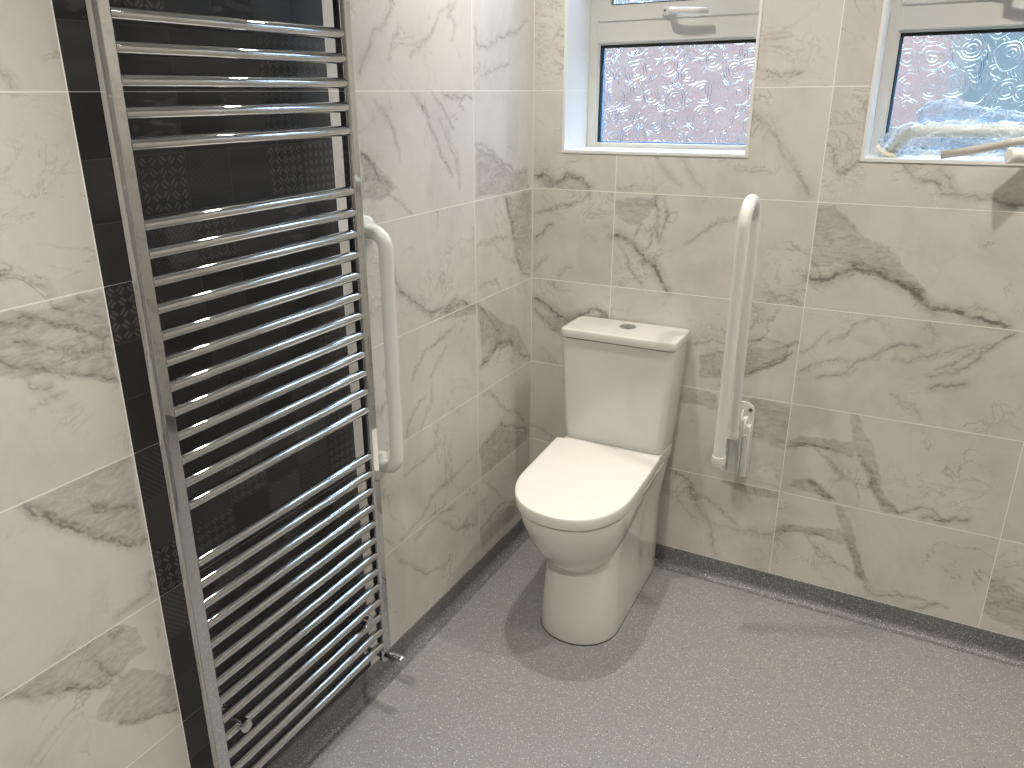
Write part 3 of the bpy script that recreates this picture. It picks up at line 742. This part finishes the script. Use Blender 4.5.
# hinge cheeks: outline in the y-z plane, real thickness in x
def cheek(x0, x1):
    bm = bmesh.new()
    prof = [(-.008, Z0-1.155), (-.040, Z0-1.150), (-.052, Z0-1.13), (-.066, Z0-1.02), (-.078, Z0-.965)]
    prof += [(-.052+.028*math.cos(a), Z0-.955+.028*math.sin(a)) for a in [PI-PI*.75*k/8 for k in range(9)]]
    prof += [(-.008, Z0-.940)]
    loft(bm, [[(x, y, z) for y, z in prof] for x in (x0, x1)])
    return fpart('hinge_cheek', bm, M_rail, ang=30)
cheek(FX-.032, FX-.029); cheek(FX+.008, FX+.0115)
bm = bmesh.new(); rbox(bm, (FX+.0120, -.036, Z0-1.160), (FX+.0325, -.0088, Z0-.985), .004); fpart('hinge_housing', bm, M_rail, ang=50)
bm = bmesh.new(); tube(bm, [(FX-.031, -.050, Z0-1.012), (FX+.029, -.050, Z0-1.012)], .006, 16); fpart('pivot_pin', bm, M_cap)
bm = bmesh.new(); tube(bm, [(FX-.007, YI+.050, Z0-1.000), (FX-.007, -.050, Z0-1.014)], .012, 20); fpart('hinge_stub', bm, M_rail)
bm = bmesh.new(); tube(bm, [(FX+.012, -.056, Z0-.958), (FX+.028, -.056, Z0-.953)], .011, 18, radii=[.012, .009]); fpart('catch_knob', bm, M_cap)
bm = bmesh.new(); tube(bm, [(FX+.022, -.062, Z0-.955), (FX+.020, -.072, Z0-.970), (FX+.0185, -.074, Z0-.985), (FX+.018, -.066, Z0-1.00)], .0045, 12); fpart('catch_lever', bm, M_cap)
for sx, sz in ((FX+.023, Z0-.940), (FX-.038, Z0-1.148), (FX+.008, Z0-1.156), (FX-.036, Z0-.950)):
    bm = bmesh.new(); disc(bm, (sx, -.0088, sz), (0, -1, 0), .0055, .002, 14, .0006); fpart('screw', bm, M_screw)

# ------------------------------------------------------------------ toilet
to = empty('toilet', (.38, -.35, 0), 'white close coupled toilet with closed lid standing in the corner', 'toilet')
tinv = Matrix.Translation(to.location).inverted()
def tpart(name, bm, m, parent=to, ang=40, sub=0):
    o = ob(name, bm, m, parent)
    if parent == to: o.matrix_parent_inverse = tinv
    auto(o, ang)
    if sub:
        md = o.modifiers.new('subdivision', 'SUBSURF'); md.levels = sub; md.render_levels = sub
    return o
def dsec(z, hwb, hwf, yb, yf, xb, skew, z2=None, n=28, blen=None, p=2.0, rc=.012):
    """D shaped outline, open end at the back (yb), nose at yf; centre line leans by skew."""
    b = blen if blen else hwf*1.18; ys = yf+b; pts = []
    def cx(y): return xb+skew*(yb-y)
    side = 8
    for k in range(4):   # back left corner, rounded
        a = PI/2*k/3
        pts.append((cx(yb)-(hwb-rc)-rc*math.sin(a), yb-rc+rc*math.cos(a)))
    for k in range(1, side+1):
        y = (yb-rc)+(ys-yb+rc)*k/side; hw = hwb+(hwf-hwb)*k/side
        pts.append((cx(y)-hw, y))
    for k in range(1, n):
        a = PI*k/n; ca, sa = math.cos(a), math.sin(a)
        dx = -math.copysign(abs(ca)**(2/p), ca)*hwf; dy = -abs(sa)**(2/p)*b
        pts.append((cx(ys+dy)+dx, ys+dy))
    for k in range(side, 0, -1):
        y = (yb-rc)+(ys-yb+rc)*k/side; hw = hwb+(hwf-hwb)*k/side
        pts.append((cx(y)+hw, y))
    for k in range(3, -1, -1):
        a = PI/2*k/3
        pts.append((cx(yb)+(hwb-rc)+rc*math.sin(a), yb-rc+rc*math.cos(a)))
    return [(x, y, z) for x, y in pts]
SK = .046
# pan: bowl + skirted column in one body
bm = bmesh.new()
bowl = [(.205, .062, -.495, .10), (.232, .093, -.532, .125), (.262, .108, -.563, .145), (.290, .122, -.590, .165), (.325, .1385, -.617, .185), (.365, .153, -.639, .20), (.405, .1625, -.653, .21), (.436, .1675, -.6605, .215), (.4455, .1665, -.659, .214), (.4475, .162, -.654, .21)]
rings = []
for z, hw, yf, bl in bowl:
    t = min(1, max(0, (z-.2)/.24))
    rings.append(dsec(z, hw*(.955 if z > .3 else .9), hw, -.165-.06*(1-t), yf, .364+.012*(1-t), SK, blen=bl, p=2.1))
loft(bm, rings)
skirt = [(.0, .1195, .1245, -.030, -.553, .388, .012, .128), (.006, .1205, .1255, -.030, -.556, .388, .012, .130), (.06, .1195, .1225, -.030, -.552, .388, .014, .128), (.12, .1185, .1190, -.030, -.548, .388, .017, .125), (.20, .119, .1150, -.029, -.540, .386, .022, .122),
         (.26, .124, .1145, -.028, -.532, .383, .03, .12), (.32, .135, .121, -.024, -.520, .379, .036, .12), (.37, .147, .133, -.020, -.505, .374, .042, .125), (.42, .1575, .148, -.015, -.47, .369, .05, .13), 0, 0, 0]
rings = [dsec(z, a, b, yb, yf, xb, sk, blen=bl, p=2.1) for z, a, b, yb, yf, xb, sk, bl in skirt[:-3]]
rings.append(dsec(.4385, .1585, .155, -.014, -.40, .369, .06, blen=.12, p=2.1))
loft(bm, rings)
# deck that carries the cistern
loft(bm, [dsec(z, hw, hw, -.012, yf, .368, 0.0, blen=.02, p=5, rc=.014) for z, hw, yf in ((.41, .150, -.15), (.437, .163, -.172), (.470, .1655, -.174), (.482, .1650, -.173), (.4865, .160, -.168))])
pan = tpart('pan', bm, M_cer, ang=38)
# seat ring just below the lid and the lid itself
bm = bmesh.new()
loft(bm, [dsec(z, hw, hw, -.190, yf, .363, SK, blen=.21, p=2.1) for z, hw, yf in ((.4478, .162, -.654), (.4498, .1640, -.6565), (.4540, .1640, -.6565))])
tpart('seat', bm, M_seat)
bm = bmesh.new()
sec = [(.4520, .1665, -.660), (.4530, .1700, -.6640), (.456, .1715, -.6665), (.480, .1720, -.6672), (.4872, .1716, -.6668), (.4886, .1704, -.6655), (.4893, .1680, -.663), (.4896, .155, -.648)]
loft(bm, [dsec(z, hw+.005, hw+.0015, -.178, yf-.001, .3620, SK, blen=.228*(hw/.172), p=2.22, rc=.006) for z, hw, yf in sec])
lid = tpart('lid', bm, M_seat, ang=50)
for sx in (-.170, .163):
    bm = bmesh.new(); tube(bm, [(.3595+sx*.98-.008, -.181, .463), (.3595+sx*.98+.012, -.181, .463)], .0095, 18); tpart('hinge', bm, M_chrome)
# cistern body
def rrect(x0, x1, y0, y1, z, r, n=6):
    out = []
    for cx, cy, t in ((x1-r, y1-r, 0), (x0+r, y1-r, 1), (x0+r, y0+r, 2), (x1-r, y0+r, 3)):
        for k in range(n+1):
            a = PI/2*t+PI/2*k/n; out.append((cx+r*math.cos(a), cy+r*math.sin(a), z))
    return out
bm = bmesh.new(); rings = []
for z, t in ((.4868, -.02), (.489, 0), (.56, .25), (.65, .52), (.74, .78), (.8362, 1.0)):
    s = max(t, 0); ins = .004 if t < 0 else 0
    q = s**.8
    rings.append(rrect(.2025-.0125*q+ins, .533+.0235*q-ins, -.158-.016*q+ins, -.008-ins*.3, z, .022))
loft(bm, rings); tpart('cistern', bm, M_cer, ang=35)
bm = bmesh.new(); loft(bm, [rrect(.196, .552, -.170, -.011, z, .020) for z in (.8358, .8405)]); tpart('lid_gasket', bm, M_dim)
bm = bmesh.new()
loft(bm, [rrect(.1865+i, .5615-i, -.180+i, -.006-i*.4, z, .021) for z, i in ((.8400, .003), (.8412, .0008), (.844, 0), (.8625, .0004), (.8652, .0014), (.8666, .0030), (.8673, .0055), (.8676, .012))])
cl = tpart('cistern_lid', bm, M_cer, ang=50)
bc = Vector((.376, -.074, .8674))
bm = bmesh.new()
n = 36
loft(bm, [[(bc.x+r*math.cos(2*PI*k/n), bc.y+r*math.sin(2*PI*k/n), bc.z+z) for k in range(n)] for r, z in ((.0265, 0), (.0265, .002), (.024, .004), (.0215, .004), (.020, .0015))])
fb = tpart('flush_button', bm, M_chrome, ang=30)
for sgn in (-1, 1):
    bm = bmesh.new(); m = 18
    pr = [(bc.x+sgn*.0006+sgn*.0188*math.sin(PI*k/m), bc.y-.0188*math.cos(PI*k/m)) for k in range(m+1)]
    loft(bm, [[(x, y, bc.z+z) for x, y in pr] for z in (.0012, .0042)])
    ob('button_half', bm, M_chrome, fb)
# fixing cap low on the skirt
bm = bmesh.new(); disc(bm, (.5095, -.337, .046), (1, 0, 0), .0075, .004, 20, .0015); tpart('fixing_cap', bm, M_cap)
bm = bmesh.new(); loft(bm, [dsec(z, a-.006, a, -.029, -.5555-i, .388, .012, blen=.130, p=2.1) for z, a, i in ((.0003, .1262, .0015), (.0022, .1257, .001))]); tpart('sealant_bead', bm, M_dim)

# ------------------------------------------------------------------ wrapped things on the right window sill
SZ = WIN[1][1]+.0032
gw = empty('grab_rail', (1.25, .09, SZ), 'cream bent grab rail in clear plastic lying along the right window sill', 'grab rail')
gi = Matrix.Translation(gw.location).inverted()
bm = bmesh.new()
pts = [Vector((1.034, .115, SZ+.016)), Vector((1.045, .108, SZ+.030)), Vector((1.058, .10, SZ+.050)), Vector((1.072, .097, SZ+.062)), Vector((1.09, .093, SZ+.066)), Vector((1.12, .092, SZ+.068)), Vector((1.25, .092, SZ+.068)), Vector((1.38, .092, SZ+.068)), Vector((1.42, .095, SZ+.066)), Vector((1.44, .105, SZ+.05)), Vector((1.455, .115, SZ+.018))]
tube(bm, pts, .0165, 24); o = ob('tube', bm, M_cream, gw, True); o.matrix_parent_inverse = gi
for p, ax in ((Vector((1.030, .112, SZ+.010)), Vector((.35, -.25, .9))), (Vector((1.458, .112, SZ+.010)), Vector((-.35, -.25, .9)))):
    bm = bmesh.new(); disc(bm, p, ax, .038, .008, 30, .002)
    for v in bm.verts: v.co.z = max(v.co.z, SZ+.001)
    o = ob('flange', bm, M_cream, gw); o.matrix_parent_inverse = gi; auto(o, 50)
bm = bmesh.new(); tube(bm, [(1.155, .028, SZ+.012), (1.22, .026, SZ+.024), (1.30, .024, SZ+.044), (1.37, .022, SZ+.058)], .0105, 16)
o = ob('metal_strip', bm, M_greyp, None, True); props(o, 'grey metal bar leaning across the right window sill in front of the wrapped cream rail', 'bar')
e2 = empty('support_rail', (1.36, .02, SZ), 'white round rail end sticking out over the front edge of the right window sill', 'support rail')
bm = bmesh.new()
tube(bm, [(1.305, -.050, SZ+.019), (1.340, -.032, SZ+.0195), (1.40, -.006, SZ+.0195), (1.50, .022, SZ+.020)], .018, 24)
o = ob('tube', bm, M_rail, e2, True); o.matrix_parent_inverse = Matrix.Translation(e2.location).inverted()
auto(o, 50)
bm = bmesh.new(); disc(bm, (1.305, -.050, SZ+.019), (-.88, -.47, 0), .0195, .008, 24, .003)
o = ob('end_cap', bm, M_cap, e2); o.matrix_parent_inverse = Matrix.Translation(e2.location).inverted(); auto(o, 40)
# crumpled film: sleeve round the rail and loose bag behind it
def crumple(name, path, radii, zmin, seed, label, parent=None, n=26, squash=1.0, amp=.005):
    rg = random.Random(seed); bm = bmesh.new(); pts = [Vector(p) for p in path]; rings = []
    ph = [rg.uniform(0, 6.28) for _ in range(8)]
    m = len(pts)*6
    for i in range(m+1):
        t = i/m*(len(pts)-1); k = min(int(t), len(pts)-2); f = t-k
        p = pts[k].lerp(pts[k+1], f); r = radii[k]*(1-f)+radii[k+1]*f
        ring_ = []
        for j in range(n):
            a = 2*PI*j/n
            w = r + amp*(math.sin(5*a+ph[0]+i*.5)+.8*math.sin(9*a+ph[1]-i*.8)+.7*math.sin(3*a+ph[2]+i*1.1)+rg.uniform(-.7, .7))
            q = p+Vector((0, math.cos(a)*w, math.sin(a)*w*squash))
            q.z = max(q.z, zmin+.0012); q.y = min(q.y, WD-.003); ring_.append(q)
        rings.append(ring_)
    loft(bm, rings)
    o = ob(name, bm, M_film, parent, True)
    if parent: o.matrix_parent_inverse = Matrix.Translation(parent.location).inverted(); return props(o, label)
    return props(o, label, 'plastic bag')
crumple('plastic_wrap', [(1.000, .13, SZ+.03), (1.03, .12, SZ+.035), (1.08, .10, SZ+.050), (1.15, .088, SZ+.052), (1.25, .086, SZ+.052), (1.36, .088, SZ+.052), (1.46, .10, SZ+.04), (1.50, .12, SZ+.03)], [.012, .036, .036, .036, .038, .038, .036, .015], SZ, 3, 'crumpled clear plastic sleeve', gw)
crumple('plastic_bag', [(1.085, .160, SZ+.100), (1.10, .160, SZ+.112), (1.14, .158, SZ+.120), (1.19, .160, SZ+.112), (1.25, .160, SZ+.10), (1.34, .160, SZ+.088), (1.44, .160, SZ+.08)], [.010, .019, .021, .019, .016, .015, .008], SZ+.0, 9, 'loose bluish clear plastic bag bunched behind the wrapped rail on the right sill', squash=1.25, amp=.003)

# ------------------------------------------------------------------ ceiling downlights
LIGHTS = [(.33, -.47, 1.0), (1.33, -.44, 1.0), (.62, -2.28, 2.65), (1.70, -2.3, .3), (2.15, -.50, .8), (.6, -3.0, .3)]
WATT = 7.0
M_lens = mat_emit('lit_downlight_lens', (1.0, .93, .80), 40.0)
dl0 = None
where = ['above the toilet corner', 'near the back wall between the two windows', 'above the towel radiator', 'over the middle of the room', 'by the far right end of the back wall', 'behind the camera by the left wall']
for i, (x, y, s) in enumerate(LIGHTS):
    e = empty('downlight', (x, y, ZC), 'round recessed ceiling downlight with white rim, ' + where[i], 'downlight', 'recessed ceiling downlights')
    if dl0 is None:
        n = 40; bm = bmesh.new()
        loft(bm, [[(r*math.cos(2*PI*k/n), r*math.sin(2*PI*k/n), z) for k in range(n)] for r, z in ((.045, .0005), (.045, -.004), (.041, -.006), (.032, -.006), (.030, -.001))])
        rim = auto(ob('rim', bm, M_cap, e), 30)
        bm = bmesh.new(); loft(bm, [[(.0295*math.cos(2*PI*k/n), .0295*math.sin(2*PI*k/n), z) for k in range(n)] for z in (-.001, -.0035)])
        lens = ob('lens', bm, M_lens, e); dl0 = (rim, lens)
    else:
        for q in dl0:
            c = q.copy(); C.objects.link(c); c.parent = e
    la = bpy.data.lights.new('downlight_lamp', 'AREA'); la.shape = 'DISK'; la.size = .065; la.energy = WATT*s; la.color = (1.0, .93, .825); la.spread = math.radians(125)
    lo = bpy.data.objects.new('downlight_lamp', la); C.objects.link(lo); lo.location = (0, 0, -.0085); lo.parent = e

# ------------------------------------------------------------------ sky
w = bpy.data.worlds.new('sky'); bpy.context.scene.world = w; w.use_nodes = True
nt = w.node_tree; bg = nt.nodes['Background']
tc = nt.nodes.new('ShaderNodeTexCoord'); sx = nt.nodes.new('ShaderNodeSeparateXYZ'); mr = nt.nodes.new('ShaderNodeMapRange'); mx = nt.nodes.new('ShaderNodeMix'); mx.data_type = 'RGBA'
nt.links.new(tc.outputs['Generated'], sx.inputs[0]); nt.links.new(sx.outputs[2], mr.inputs[0]); mr.inputs[1].default_value = .12; mr.inputs[2].default_value = .6
mx.inputs[6].default_value = (.50, .62, .74, 1); mx.inputs[7].default_value = (8.5, 12.8, 18.5, 1)
nt.links.new(mr.outputs[0], mx.inputs[0]); nt.links.new(mx.outputs[2], bg.inputs[0]); bg.inputs[1].default_value = 1.0

# ------------------------------------------------------------------ camera and colour management
cd = bpy.data.cameras.new('camera'); cam = bpy.data.objects.new('camera', cd); C.objects.link(cam)
cd.sensor_fit = 'HORIZONTAL'; cd.sensor_width = 36.0; cd.lens = F_PX*36.0/1024; cd.shift_x = PX/1024; cd.shift_y = -PY/1024
cd.clip_start = .05; cd.clip_end = 100
mw = Matrix.Identity(4)
for i in range(3):
    mw[i][0] = AR[i]; mw[i][1] = AU[i]; mw[i][2] = -AF[i]; mw[i][3] = CAM[i]
cam.matrix_world = mw
sc = bpy.context.scene; sc.camera = cam
sc.view_settings.view_transform = 'Standard'; sc.view_settings.look = 'None'; sc.view_settings.gamma = 1.0
sc.view_settings.use_curve_mapping = False; sc.view_settings.exposure = 0.0
cy = sc.cycles
cy.use_denoising = True; cy.max_bounces = 12; cy.diffuse_bounces = 5; cy.glossy_bounces = 6; cy.transmission_bounces = 8; cy.transparent_max_bounces = 12
cy.sample_clamp_indirect = 8.0; cy.blur_glossy = .3
